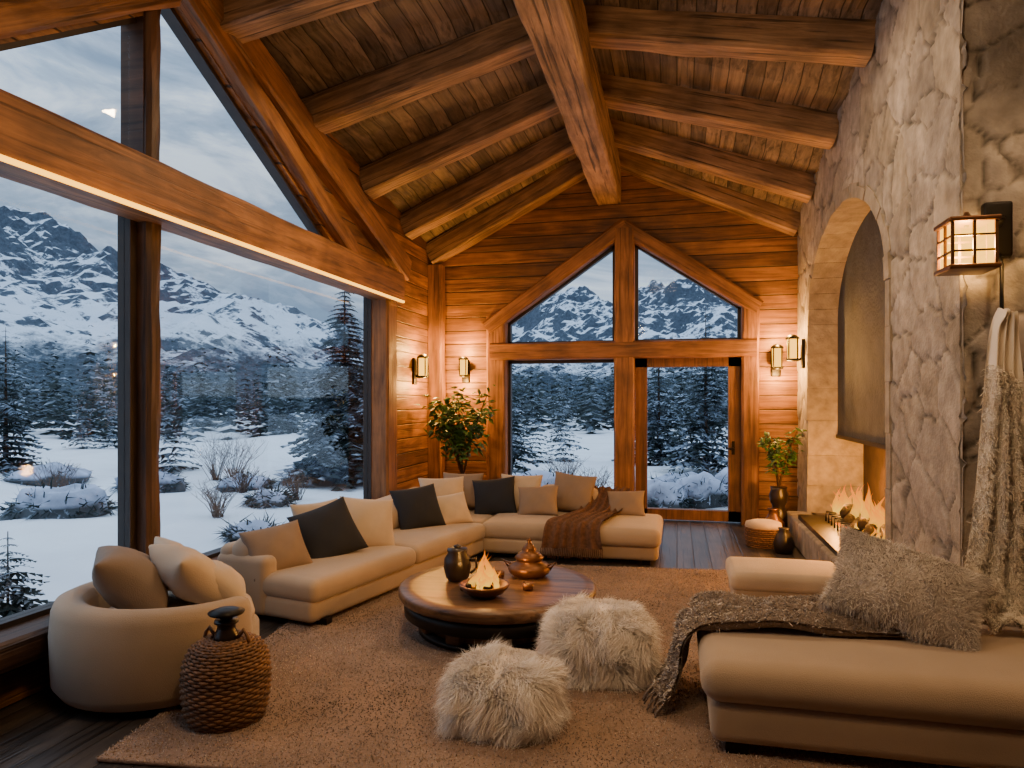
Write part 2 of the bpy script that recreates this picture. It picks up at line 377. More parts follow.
win_poly('window_6',[(-2.4,2.44),(-.82,2.44),(-.82,3.84),(-2.4,2.75)],'y',9.9)
win_poly('window_7',[(-.58,2.44),(.85,2.44),(.85,2.9),(-.58,3.85)],'y',9.9)
mb=MB(); x0,x1=-.56,.83
for a in (g_box(x0,x0+.16,9.78,9.9,0.02,2.24),g_box(x1-.16,x1,9.78,9.9,.02,2.24),g_box(x0,x1,9.78,9.9,.02,.16),g_box(x0,x1,9.78,9.9,2.1,2.24)): mb.add(a,doorwood,smooth=False)
mb.add(g_box(x0+.15,x1-.15,9.84,9.85,.15,2.11),glass,smooth=False)
mb.add(g_tube([(x1-.1,9.77,1.0),(x1-.1,9.72,1.0),(x1-.2,9.72,1.0)],.012),iron)
mb.add(g_box(x1-.12,x1-.08,9.77,9.79,.92,1.1),iron,smooth=False); mb.obj('door_1')
MB().add(g_box(-3.5,-2.66,9.77,9.8,0,.14),beamy,smooth=False).add(g_box(1.06,1.53,9.77,9.8,0,.14),beamy,smooth=False).obj('baseboard_back')
# ---------------------------------------------------------------- stone chimney wall
AY0,AY1,AS,AR=5.79,8.99,2.55,.98; AC=(AY0+AY1)/2; AW=(AY1-AY0)/2
def in_arch(y,z,e=0):
    if abs(y-AC)>AW+e: return False
    if z<AS: return z>.2
    return ((y-AC)/(AW+e))**2+((z-AS)/(AR+e))**2<1
def stone_panel(u0,u1,v0,v1,mapf,hole=None,step=.025,sp=.46):
    nu=int((u1-u0)/step)+1;nv=int((v1-v0)/step)+1
    U,V=np.meshgrid(np.linspace(u0,u1,nu),np.linspace(v0,v1,nv),indexing='ij')
    Uw=U+.04*np.sin(V*5.1+U*2)+.018*np.sin(V*17+1)+.008*np.sin(V*39+U*9); Vw=V+.04*np.sin(U*4.3+1.3)+.018*np.sin(U*15+V*3)+.008*np.sin(U*37)
    S=[]
    for a in np.arange(u0-.5,u1+.5,sp):
        for b in np.arange(v0-.5,v1+.5,sp*.8):
            S.append((a+rng.uniform(-.55,.55)*sp,b+rng.uniform(-.55,.55)*sp*.8))
            if rng.random()<.25: S.append((a+rng.uniform(-.5,.5)*sp,b+rng.uniform(-.5,.5)*sp*.8))
    S=np.array(S); D=np.sqrt((Uw.ravel()[:,None]-S[:,0])**2+((Vw.ravel()[:,None]-S[:,1])*1.15)**2)
    idx=np.argpartition(D,2,axis=1)[:,:2]; d=np.take_along_axis(D,idx,1); o=np.argsort(d,axis=1); idx=np.take_along_axis(idx,o,1); d=np.take_along_axis(d,o,1)
    e=np.clip((d[:,1]-d[:,0])/.03,0,1); e=e*e*(3-2*e); ids=idx[:,0]
    hr=rng.random(len(S)); tr=rng.normal(0,.015,(len(S),2))
    fn=np.array([noise.fractal(Vector((a*3,b*3,.3)),1,2,5) for a,b in zip(U.ravel(),V.ravel())])
    H=.02*e+.01*hr[ids]*e+tr[ids,0]*(Uw.ravel()-S[ids,0])*e+tr[ids,1]*(Vw.ravel()-S[ids,1])*e+.004*fn
    br=.6+.36*rng.random(len(S)); wm=rng.random(len(S))
    c=np.stack([br*(1+.03*wm),br,br*(1.03-.1*wm)],1)[ids]*(.28+.72*e)[:,None]*(1+.3*fn)[:,None]
    P=mapf(U.ravel(),V.ravel(),H); F=[]
    for i in range(nu-1):
        for j in range(nv-1):
            if hole and hole(U[i,j]+step/2,V[i,j]+step/2): continue
            F.append([i*nv+j,(i+1)*nv+j,(i+1)*nv+j+1,i*nv+j+1])
    return P,F,np.clip(c,0,1.2)
mb=MB()
mb.add(stone_panel(4.34,YB,0,5.2,lambda u,v,h:np.stack([1.565-h,u,v],1),lambda y,z:in_arch(y,z,.05)),stone)
mb.add(stone_panel(1.53,3.62,0,5.3,lambda u,v,h:np.stack([u,4.38-h,v],1),sp=.42),stone)
for b in (g_box(1.565,3.6,4.39,5.6,0,5.3),g_box(1.6,2.6,9.02,YB,0,5.3),g_box(2.2,2.6,5.6,9.02,0,5.3)): mb.add(b,stone,smooth=False,col=(.4,.38,.36))
def blk(poly,xa,xb):
    k=random.uniform(.66,.86); mb.add(g_prism(poly,'x',xa,xb),stone,smooth=False,col=(k,k*.97,k*.9))
HZ=.3; z=.25
while z<AS-.01:
    h=min(random.uniform(.3,.5),AS-z); h=AS-z if AS-z-h<.15 else h
    for yi,s in ((AY1,1),(AY0,-1)):
        w=random.uniform(.1,.16); blk([(yi,z+.002),(yi+s*w,z+.002),(yi+s*w,z+h-.002),(yi,z+h-.002)],1.525+random.uniform(-.008,.008),2.2)
    z+=h
na=17
for i in range(na):
    t0,t1=PI*i/na+.002,PI*(i+1)/na-.002; w=random.uniform(.1,.16)
    pi=[(AC+AW*math.cos(t0+(t1-t0)*k/3),AS+AR*math.sin(t0+(t1-t0)*k/3)) for k in range(4)]
    po=[(AC+(AW+w)*math.cos(t0+(t1-t0)*k/3),AS+(AR+w)*math.sin(t0+(t1-t0)*k/3)) for k in range(4)]
    blk(pi+po[::-1],1.525+random.uniform(-.008,.008),1.95)
arc=[(AC+AW*1.02*math.cos(t),AS+AR*1.02*math.sin(t)) for t in np.linspace(0,PI,24)]
mb.add(g_prism([(AY1+.03,1.22)]+arc+[(AY0-.03,1.22)],'x',1.86,2.2),slab,smooth=False)
mb.add(g_box(1.84,1.88,AY0,AY1,1.2,1.24),iron,smooth=False)
mb.add(g_box(2.14,2.2,AY0,AY1,.2,1.22),soot,smooth=False)
mb.add(g_box(1.56,2.2,AY0-.05,AY1+.05,0,HZ),stone,smooth=False,col=(.45,.42,.38))
y=5.6
while y<9.05:
    w=min(random.uniform(.4,.7),9.1-y); k=random.uniform(.6,.85)
    mb.add(g_rbox(.34,w-.01,HZ,.025),stone,loc=(1.46,y+w/2,0),col=(k,k*.96,k*.9)); y+=w
mb.obj('stone_fireplace',False)
mb=MB(); mb.add(g_box(1.34,1.62,5.95,8.5,HZ,HZ+.05),iron,smooth=False)
for k in range(16):
    yy=6.0+k*.14; mb.add(g_tube([(1.56,yy,HZ+.03),(1.56,yy,HZ+.15),(1.9,yy,HZ+.1)],.012,6),iron)
mb.obj('fire_grate')
def g_flame(h,r,seed):
    n=14;seg=9;v=[];f=[];c=[]
    for i in range(n+1):
        t=i/n; rr=r*(math.sin(PI*min(1,t*.9+.12))**.8)*(1-t)**.6
        ox=.5*r*math.sin(t*5+seed)*t*2; oy=.75*r*math.sin(t*6+seed*2.1)*t*2
        for j in range(seg):
            a=2*PI*j/seg; v.append((ox+rr*math.cos(a)*(1+.25*math.sin(2*a+seed+t*3)),oy+rr*math.sin(a),h*t)); c.append((t,t,t))
    for i in range(n):
        for j in range(seg): k=(j+1)%seg; f.append([i*seg+j,i*seg+k,(i+1)*seg+k,(i+1)*seg+j])
    return np.array(v),f,np.array(c)
mb=MB()
for k in range(9):
    yy=6.15+k*.22; mb.add(g_tube([(1.66+random.uniform(-.04,.04),yy-.26,HZ+.12+.04*(k%3)),(1.75,yy,HZ+.15+.04*(k%3)),(1.84,yy+.28,HZ+.13+.05*(k%2))],[.05,.055,.045],9),char)
for k in range(60): mb.add(g_rbox(.05,.05,.04,.015),ember,loc=(random.uniform(1.6,1.95),random.uniform(6.0,8.2),HZ+.01))
mb.obj('firewood_logs')
mb=MB()
for k in range(52):
    yy=random.uniform(5.95,8.3); hh=random.uniform(.12,.5)*(1-.22*abs(yy-7.1)); mb.add(g_flame(hh,random.uniform(.025,.06),k*1.7),flame,loc=(random.uniform(1.66,1.95),yy,HZ+.1))
fl=mb.obj('fireplace_flames')
for yy,pw in ((6.3,70),(7.1,80),(8.0,110)): light('fire_glow','POINT',(1.7,yy,.66),pw,(1,.38,.06),.08,parent=fl)
# ---------------------------------------------------------------- sconces
AMB=(1,.46,.1)
def sconce(loc,d,s=1.0,power=20):
    d=Vector(d); L=Vector(loc); mb=MB(); ang=math.atan2(d.y,d.x)-PI/2+PI
    R=(0,0,ang)
    mb.add(g_rbox(.1*s,.03*s,.3*s,.01),iron,loc=L+d*.015-Vector((0,0,.2*s)),rot=R)
    mb.add(g_tube([L-Vector((0,0,.08*s)),L+d*.06*s-Vector((0,0,.12*s)),L+d*.11*s-Vector((0,0,.11*s))],.012*s,8),iron)
    c=L+d*.11*s
    mb.add(g_lathe([(.02*s,-.13*s),(.06*s,-.12*s),(.065*s,-.1*s)],12),iron,loc=c)
    mb.add(g_lathe([(.05*s,-.1*s),(.055*s,.1*s)],12),lampm,loc=c)
    mb.add(g_lathe([(.068*s,.1*s),(.068*s,.115*s),(.04*s,.14*s),(.01*s,.15*s)],12),iron,loc=c)
    for k in range(4):
        a=k*PI/2+PI/4; mb.add(g_tube([c+Vector((.06*s*math.cos(a),.06*s*math.sin(a),-.11*s)),c+Vector((.06*s*math.cos(a),.06*s*math.sin(a),.11*s))],.008*s,5),iron)
    o=mb.obj('wall_sconce')
    light('uplight','POINT',c+Vector((0,0,.22))+d*.06,power*1.7,AMB,.02,parent=o)
    light('downlight','POINT',c-Vector((0,0,.24))+d*.06,power*1.7,AMB,.02,parent=o)
sconce((XL,9.0,2.1),(1,0,0),1.2,26); sconce((-3.0,YB,2.12),(0,-1,0),1.1,26); sconce((1.27,YB,2.2),(0,-1,0),1.2,20); sconce((1.52,9.2,2.28),(-1,0,0),1.2,20)
mb=MB(); X,Y,Z=1.70,4.33,2.58
mb.add(g_rbox(.14,.06,.3,.015),iron,loc=(X,Y,Z-.15))
mb.add(g_tube([(X,4.3,Z+.02),(X-.02,4.2,Z+.03),(1.49,4.14,Z+.03),(1.485,4.14,Z-.02)],.012),iron)
c=Vector((1.485,4.14,2.46))
mb.add(g_box(-.095,.095,-.095,.095,-.11,.11),lampm,loc=c,smooth=False)
mb.add(g_rbox(.24,.24,.025,.008),bronze,loc=c+Vector((0,0,.11))); mb.add(g_rbox(.24,.24,.025,.008),bronze,loc=c-Vector((0,0,.135)))
mb.add(g_lathe([(.07,.135),(.02,.16),(.01,.18)],12),bronze,loc=c)
for a in (-1,0,1):
    for b in (-1,0,1):
        if a or b: mb.add(g_bar(c+Vector((a*.1,b*.1,-.115)),c+Vector((a*.1,b*.1,.115)),.014,.014,(1,0,0)),bronze,smooth=False)
for zz in (-.04,.04):
    for a,b in (((-1,-1),(1,-1)),((1,-1),(1,1)),((1,1),(-1,1)),((-1,1),(-1,-1))): mb.add(g_bar(c+Vector((a[0]*.1,a[1]*.1,zz)),c+Vector((b[0]*.1,b[1]*.1,zz)),.01,.01),bronze,smooth=False)
mb.add(g_tube([(X,4.31,Z-.13),(X,4.27,Z-.2),(X,4.27,2.12),(X,4.24,2.06),(X,4.2,2.1)],.01),iron)
o=mb.obj('wall_lantern'); light('bulb','POINT',c,125,(1,.52,.15),.05,parent=o)
# ---------------------------------------------------------------- sofa
def pil(mb,mat,w,h,t,loc,yaw,lean=1.15,roll=0):
    R=Matrix.Rotation(yaw+PI/2,3,'Z')@Matrix.Rotation(lean,3,'X')@Matrix.Rotation(roll,3,'Z')
    mb.add(g_pillow(w,h,t),mat,loc=loc,rot=tuple(R.to_euler()))
mb=MB(); a12=math.atan2(.55,2.55); A=Vector((-2.5,4.5,0)); dl=Vector((math.sin(a12),math.cos(a12),0)); dn=Vector((-math.cos(a12),math.sin(a12),0))
def LP(s,w): p=A+dl*s+dn*w; return (p.x,p.y,0)
def Lbox(s0,s1,w0,w1,z0,h,r,puff=0,mat=fabric,side=0):
    p=LP((s0+s1)/2,(w0+w1)/2); mb.add(g_rbox(w1-w0,s1-s0,h,r,puff,side),mat,loc=(p[0],p[1],z0),rot=(0,0,-a12))
Lbox(0,2.7,0.02,.94,.05,.17,.05); Lbox(0,1.32,0,.78,.19,.17,.06,.02,side=.01); Lbox(1.32,2.64,0,.78,.19,.17,.06,.02,side=.01)
Lbox(0.0,2.75,.78,.96,.05,.5,.07); 
for s0 in (.02,.92,1.8): Lbox(s0,s0+.86,.62,.84,.33,.27,.09,.02,mat=fabric,side=.02)
Lbox(-.02,.14,.45,.96,.05,.44,.06)
def B(x0,x1,y0,y1,z0,h,r,puff=0,mat=fabric,side=0): mb.add(g_rbox(x1-x0,y1-y0,h,r,puff,side),mat,loc=((x0+x1)/2,(y0+y1)/2,z0))
B(-3.1,-.18,7.05,8.25,.05,.17,.05); B(-2.0,-1.1,7.05,8.05,.19,.18,.06,.02,side=.01); B(-1.1,-.16,7.0,8.05,.19,.18,.06,.02,side=.01); B(-3.0,-2.0,7.15,8.05,.19,.17,.06,.01)
B(-3.25,-.9,8.05,8.28,.05,.52,.07); B(-3.3,-3.05,7.1,8.25,.05,.5,.07)
for x in (-2.95,-2.25,-1.55): B(x,x+.68,7.88,8.08,.34,.32,.09,.02,side=.02)
for x,y in ((-2.5,4.65),(-3.25,4.8),(-.3,7.15),(-.3,8.1),(-1.9,7.15)): mb.add(g_box(x-.04,x+.04,y-.04,y+.04,0,.07),iron,smooth=False)
mb.obj('sectional_sofa')
def cush(mat,w,h,t,loc,yaw,lean=1.15,roll=0,name='sofa_cushion'):
    m2=MB(); pil(m2,mat,w,h,t,loc,yaw,lean,roll); m2.obj(name)
def onL(s,w,z): p=LP(s,w); return (p[0],p[1],z)
yL=-a12
cush(fabric_t,.48,.4,.2,onL(.22,.56,.5),yL-.45,1.0,.12); cush(fabric_d,.52,.5,.2,onL(.72,.48,.55),yL-.6,1.05,.3); cush(fabric_l,.5,.5,.2,onL(1.2,.44,.55),yL-.55,1.05,-.15)
cush(fabric_l,.5,.42,.18,onL(.85,.68,.58),yL-.2,1.2); cush(fabric_d,.5,.46,.2,onL(2.1,.5,.56),yL-.6,1.1,.1); cush(fabric_l,.45,.36,.17,onL(2.45,.34,.5),yL-.7,1.0,.1)
cush(fabric_l,.52,.42,.18,onL(2.75,.6,.6),yL-.8,1.2)
cush(fabric_t,.5,.42,.18,(-2.45,7.82,.6),-PI/2,1.2); cush(fabric_d,.5,.45,.18,(-2.02,7.7,.55),-PI/2+.1,1.15,.12); cush(fabric_l,.42,.36,.16,(-2.6,7.6,.52),-PI/2+.2,1.0,-.1)
cush(fabric_t,.46,.36,.17,(-1.5,7.62,.53),-PI/2,1.05,.08); cush(fabric_l,.5,.45,.18,(-1.75,7.85,.58),-PI/2,1.2); cush(fabric_t,.5,.45,.18,(-1.15,7.88,.6),-PI/2-.1,1.2,-.1)
cush(fabric_t,.42,.32,.15,(-.55,7.85,.5),-PI/2,.95,.05)
def drape(name,path,side,w0,w1,mat,fold=.02,n=40,m=34,thick=.012,fr=6,fringe=True,seed=0,furry=None,low=0):
    path=[Vector(p) for p in path]; side=Vector(side).normalized(); pts=[]
    k=len(path)-1
    for i in range(n+1):
        t=i/n*k; j=min(int(t),k-1); u=t-j; p0=path[max(j-1,0)];p1=path[j];p2=path[j+1];p3=path[min(j+2,k)]
        pts.append(.5*((2*p1)+(-p0+p2)*u+(2*p0-5*p1+4*p2-p3)*u*u+(-p0+3*p1-3*p2+p3)*u**3))
    v=[];nn=[]
    for i in range(n+1):
        tg=(pts[min(i+1,n)]-pts[max(i-1,0)]).normalized(); nr=side.cross(tg).normalized(); t=i/n; w=w0+(w1-w0)*t
        for j in range(m+1):
            s=j/m-.5; ww=w*(1+.12*noise.noise(Vector((t*3,seed,s))))
            f=fold*(math.sin(s*fr*2*PI+seed+2*noise.noise(Vector((t*2,s*2,seed))))+1.1+1.2*noise.noise(Vector((t*6,s*7,seed+5))))
            v.append(tuple(pts[i]+side*(s*ww)+nr*(f+thick)+tg*(.05*noise.noise(Vector((s*6,t*2,seed)))))); nn.append(tuple(nr))
    F=[[i*(m+1)+j,(i+1)*(m+1)+j,(i+1)*(m+1)+j+1,i*(m+1)+j+1] for i in range(n) for j in range(m)]
    v=np.array(v);nn=np.array(nn); mb=MB(); cc=tuple(np.array(furry[3])*.55+np.array(furry[4])*.45) if (furry and mat is fur) else (1,1,1); mb.add((v,F),mat,col=cc); mb.add((v-nn*thick,[q[::-1] for q in F]),mat,col=cc)
    if fringe:
        e=v[-(m+1):]; tg=(pts[-1]-pts[-2]).normalized()
        for p in e: mb.add(g_tube([p,Vector(p)+tg*.05,Vector(p)+tg*.08+Vector((random.uniform(-.01,.01),random.uniform(-.01,.01),-.02))],.005,4),mat)
    if furry:
        cnt,L,wd,c0,c1,rnd,cl=furry; fi=rng.integers(int(low*len(F)),len(F),cnt); Q=np.array(F)[fi]; a=rng.random((cnt,1));b=rng.random((cnt,1))
        P=(v[Q[:,0]]*(1-a)+v[Q[:,1]]*a)*(1-b)+(v[Q[:,3]]*(1-a)+v[Q[:,2]]*a)*b
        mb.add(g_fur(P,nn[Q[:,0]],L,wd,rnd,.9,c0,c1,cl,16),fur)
    return mb.obj(name)
drape('brown_throw_blanket',[(-.75,8.02,.64),(-.82,7.75,.42),(-.92,7.4,.4),(-.98,7.1,.4),(-1.02,6.98,.36),(-1.04,6.95,.17)],(-1,-.1,0),.45,.62,knit_b,.016,seed=2)
# ---------------------------------------------------------------- chaise (right foreground)
mb=MB(); CY=3.8
mb.add(g_rbox(2.3,.92,.2,.05),fabric,loc=(1.3,CY,.07)); mb.add(g_rbox(2.36,.96,.19,.08,.03,.012),fabric,loc=(1.3,CY,.25))
for x in (.27,2.33):
    for y in (CY-.38,CY+.38): mb.add(g_box(x-.05,x+.05,y-.05,y+.05,0,.09),iron,smooth=False)
mb.obj('chaise_lounge')
drape('knit_throw_blanket',[(1.15,4.02,.48),(.8,4.0,.475),(.45,4.0,.47),(.2,4.0,.46),(.1,4.0,.4),(.06,4.0,.25),(.02,3.98,.13),(-.02,3.97,.08)],(.12,1,0),.5,.6,knit,.032,n=60,m=44,seed=4,fr=4,furry=(9000,.022,.009,(.34,.3,.27),(.68,.62,.56),.6,.8))
def surf_pillow(w,h,t,n):
    v,f=g_pillow(w,h,t); v=np.asarray(v); Q=[q for q in f if len(q)==4]; Q=np.array(Q)[rng.integers(0,len(Q),n)]
    a=rng.random((n,1));b=rng.random((n,1)); P=(v[Q[:,0]]*(1-a)+v[Q[:,1]]*a)*(1-b)+(v[Q[:,3]]*(1-a)+v[Q[:,2]]*a)*b
    N=np.cross(v[Q[:,1]]-v[Q[:,0]],v[Q[:,3]]-v[Q[:,0]]); N/=np.linalg.norm(N,axis=1,keepdims=True)+1e-9
    return v,f,P,N
def fur_pillow(name,w,h,t,loc,rot,n,L,c0,c1):
    v,f,P,N=surf_pillow(w,h,t,n); mb=MB(); mb.add((v,f),fur,loc=loc,rot=rot,col=c0)
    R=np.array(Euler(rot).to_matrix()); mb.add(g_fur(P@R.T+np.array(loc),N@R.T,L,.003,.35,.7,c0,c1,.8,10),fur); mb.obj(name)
fur_pillow('fur_pillow',.7,.52,.28,(1.14,3.96,.67),(.68,.3,-.22),30000,.032,(.48,.43,.39),(.86,.81,.75))
drape('hanging_fur_shawl',[(1.70,4.24,2.13),(1.69,4.26,2.0),(1.685,4.25,1.6),(1.675,4.25,1.15),(1.66,4.23,.8),(1.62,4.16,.57),(1.56,4.05,.5),(1.5,3.95,.49)],(-1,0,0),.06,.46,fur,.032,n=80,m=60,fr=3.5,seed=1,fringe=False,furry=(34000,.034,.004,(.8,.7,.57),(1,.97,.88),.45,.6),low=.22)
mb=MB(); mb.add(g_rbox(.85,.62,.14,.05,.015),fabric_l,loc=(.82,5.85,.2)); mb.add(g_rbox(.8,.58,.14,.03),fabric,loc=(.82,5.85,.08))
for x in (.49,1.15):
    for y in (5.62,6.08): mb.add(g_box(x-.03,x+.03,y-.03,y+.03,0,.11),iron,smooth=False)
mb.obj('upholstered_bench')
# ---------------------------------------------------------------- armchair
mb=MB(); R=.555; cx,cy=-2.925,3.52; op=math.radians(48)
v=[];F=[];n=60; sw=math.radians(285)
for i in range(n+1):
    th=op+(2*PI-sw)/2+sw*i/n; k=abs(i/n-.5)*2; H=.57-.05*k**2; ti=.17
    e=min(i,n-i)/2.0; sq=1 if e>=1 else (.55+.45*math.sin(e*PI/2))
    c=R-ti/2; hw=ti/2*sq; r=.07*sq; z0=.05;z1=H-(.03*(1-sq))
    pr=[(c-hw,z0),(c-hw,(z0+z1)*.5),(c-hw,z1-r),(c-hw+r*.3,z1-r*.3),(c-hw+r,z1),(c+hw-r,z1),(c+hw-r*.3,z1-r*.3),(c+hw,z1-r),(c+hw+.01,(z0+z1)*.6),(c+hw,z0+.06),(c+hw-.04,z0)]
    m=len(pr)
    for rr,zz in pr: v.append((rr*math.cos(th),rr*math.sin(th),zz))
for i in range(n):
    for j in range(m): F.append([i*m+j,i*m+(j+1)%m,(i+1)*m+(j+1)%m,(i+1)*m+j])
F.append(list(range(m))); F.append([n*m+j for j in range(m)][::-1])
mb.add((np.array(v),F),fabric,loc=(cx,cy,0))
mb.add(g_lathe([(.0,.04),(.46,.04),(.5,.07),(.5,.3),(.45,.34),(0,.35)],40),fabric,loc=(cx+.02,cy+.02,0))
mb.add(g_lathe([(0,.3),(.38,.31),(.42,.36),(.4,.43),(.3,.455),(0,.46)],40),fabric_l,loc=(cx+.06,cy+.06,0))
mb.add(g_lathe([(0,0),(.3,0),(.3,.05),(0,.05)],24),iron,loc=(cx,cy,0))
mb.obj('barrel_armchair')
cush(fabric_t,.52,.46,.3,(cx-.12,cy-.12,.62),op-.1,.75,name='armchair_cushion'); cush(fabric_l,.46,.42,.26,(cx+.16,cy+.02,.63),op+.15,.8,.1,name='armchair_cushion'); cush(fabric_l,.4,.34,.2,(cx+.28,cy+.14,.56),op-.2,.7,name='armchair_cushion')
cush(fabric_l,.44,.4,.2,(cx-.05,cy+.2,.62),op,1.0,name='armchair_cushion')
def wick(mb,cx,cy,prof,rings,amp=.006,tr=.009,k=18):
    zs=[p[1] for p in prof]; rs=[p[0] for p in prof]
    mb.add(g_lathe(prof,32),wicker,loc=(cx,cy,0),col=(.4,.4,.4))
    L=[0]
    for i in range(1,len(prof)): L.append(L[-1]+math.hypot(rs[i]-rs[i-1],zs[i]-zs[i-1]))
    for i in range(rings):
        l=L[-1]*(i+.5)/rings; z=np.interp(l,L,zs); r=np.interp(l,L,rs); pts=[]
        for j in range(73):
            a=2*PI*j/72; q=r+.004+amp*math.sin(k*a+PI*i); pts.append((cx+q*math.cos(a),cy+q*math.sin(a),z))
        s=random.uniform(.6,1.2); mb.add(g_tube(pts,tr,5,False),wicker,col=(s,s,s))
mb=MB(); bx,by=-2.25,3.16
wick(mb,bx,by,[(.16,.01),(.185,.06),(.2,.14),(.205,.24),(.195,.33),(.165,.39),(.11,.425),(.07,.43)],32)
mb.add(g_lathe([(.065,.41),(.06,.45),(.045,.48),(.045,.5),(.06,.51),(.058,.525),(.0,.525)],20),blackcer,loc=(bx,by,0))
mb.add(g_lathe([(0,.52),(.03,.525),(.035,.545),(.085,.555),(.09,.565),(.05,.58),(0,.585)],24),iron,loc=(bx,by,0))
for s in (-1,1): mb.add(g_tube([(bx+s*.06,by,.43),(bx+s*.1,by,.48),(bx+s*.12,by,.45),(bx+s*.13,by,.41)],.01,6),wicker)
mb.obj('wicker_demijohn')
# ---------------------------------------------------------------- coffee table
mb=MB(); tx,ty=-1.25,4.85
mb.add(g_lathe([(0,.245),(.62,.245),(.68,.26),(.7,.29),(.7,.325),(.685,.34),(.6,.342),(0,.342)],72),tablewood,loc=(tx,ty,0))
mb.add(g_lathe([(.63,.15),(.66,.16),(.66,.25),(.6,.25)],64),iron,loc=(tx,ty,0))
mb.add(g_lathe([(0,.05),(.44,.05),(.5,.07),(.5,.14),(.46,.25),(0,.25)],48),tablewood,loc=(tx,ty,0))
for k in range(10):
    a=k*PI/5; mb.add(g_rbox(.2,.12,.2,.03),tablewood,loc=(tx+.46*math.cos(a),ty+.46*math.sin(a),.05),rot=(0,0,a))
mb.add(g_lathe([(0,.02),(.52,.02),(.56,.03),(.56,.06),(0,.06)],48),iron,loc=(tx,ty,0)); mb.obj('round_coffee_table')
TZ=.342; mb=MB(); fx,fy=-1.25,4.5
mb.add(g_lathe([(0,0),(.08,0),(.09,.015),(.13,.03),(.165,.07),(.17,.085),(.15,.085),(.12,.06),(0,.05)],36),bronze,loc=(fx,fy,TZ))
for k in range(14): mb.add(g_rbox(.05,.04,.035,.012),char if k%3 else ember,loc=(fx+random.uniform(-.1,.1),fy+random.uniform(-.1,.1),TZ+.055),rot=(0,0,k))
for k in range(18):
    r=random.uniform(0,.1);a=random.random()*6.3; mb.add(g_flame(random.uniform(.14,.32)*(1-r*4),random.uniform(.022,.04),k*2.3),flame,loc=(fx+r*math.cos(a),fy+r*math.sin(a),TZ+.06))
o=mb.obj('tabletop_fire_bowl'); light('flame_glow','POINT',(fx,fy,TZ+.2),30,(1,.45,.1),.04,parent=o)
mb=MB(); jx,jy=-1.55,4.85
mb.add(g_lathe([(0,0),(.06,0),(.085,.03),(.1,.1),(.095,.16),(.07,.2),(.075,.22),(.07,.235),(0,.24)],32),blackcer,loc=(jx,jy,TZ))
mb.add(g_lathe([(.02,.235),(.03,.25),(0,.262)],16),blackcer,loc=(jx,jy,TZ))
mb.add(g_tube([(jx+.09,jy,TZ+.15),(jx+.14,jy,TZ+.17),(jx+.145,jy,TZ+.1),(jx+.1,jy,TZ+.06)],.01),blackcer); mb.obj('ceramic_jug')
mb=MB(); px_,py_=-1.07,5.1
mb.add(g_lathe([(0,0),(.11,0),(.15,.03),(.16,.06),(.14,.09),(.09,.11),(.1,.125),(.11,.14),(.08,.17),(.05,.185),(.055,.2),(.03,.23),(.012,.25),(.02,.265),(0,.285)],36),bronze,loc=(px_,py_,TZ))
for s in (-1,1): mb.add(g_tube([(px_+s*.13,py_,TZ+.08),(px_+s*.2,py_,TZ+.11),(px_+s*.15,py_,TZ+.05)],.01),bronze)
mb.obj('bronze_tea_urn')
for (qx,qy) in ((-1.27,4.98),(-1.42,4.62),(-1.0,4.72)):
    mb=MB(); mb.add(g_lathe([(0,0),(.035,0),(.04,.05),(.036,.05),(.03,.02),(0,.02)],18),bronze,loc=(qx,qy,TZ)); mb.add(g_lathe([(0,.02),(.028,.02),(.028,.035),(0,.035)],12),candle,loc=(qx,qy,TZ)); mb.obj('candle_cup')
# ---------------------------------------------------------------- poufs
def pouf(x,y,rx,ry,h,n,c0,c1):
    g=rng.normal(0,1,(n,3)); g/=np.linalg.norm(g,axis=1,keepdims=True); N=g.copy()
    p=np.sign(g)*np.abs(g)**.66; P=p*np.array([rx,ry,h/2])*.9+np.array([x,y,h/2]); keep=P[:,2]>.03; P=P[keep];N=N[keep]
    mb=MB(); u=g_lathe([(max(.001,math.sin(t)**.7),-math.copysign(abs(math.cos(t))**.7,math.cos(t))) for t in np.linspace(0,PI,18)],32)
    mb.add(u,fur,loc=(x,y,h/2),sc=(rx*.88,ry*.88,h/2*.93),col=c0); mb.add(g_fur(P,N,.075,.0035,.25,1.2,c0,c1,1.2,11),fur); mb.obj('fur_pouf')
pouf(-.46,4.2,.32,.29,.43,48000,(.82,.73,.65),(1.0,.98,.95)); pouf(-.86,3.46,.28,.26,.34,42000,(.82,.73,.65),(1.0,.98,.95))
# ---------------------------------------------------------------- rug
mb=MB(); W,D=3.95,4.0; rz=math.radians(6); rc=(-.82,4.86,0)
mb.add(g_rbox(W,D,.022,.01),mat_basic('rug_base',lin('8c7462'),.95,3,.3,.6,.01,fine=70),loc=rc,rot=(0,0,rz))
n=120000; u=rng.uniform(-W/2,W/2,n); w=rng.uniform(-D/2,D/2,n); P=np.stack([u*math.cos(rz)-w*math.sin(rz)+rc[0],u*math.sin(rz)+w*math.cos(rz)+rc[1],np.full(n,.02)],1)
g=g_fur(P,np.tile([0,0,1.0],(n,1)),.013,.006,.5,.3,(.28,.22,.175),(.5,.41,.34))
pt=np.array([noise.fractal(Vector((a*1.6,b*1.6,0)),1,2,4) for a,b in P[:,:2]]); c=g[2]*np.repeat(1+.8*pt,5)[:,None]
mb.add((g[0],g[1],np.clip(c,.05,1)),fur); mb.obj('area_rug')
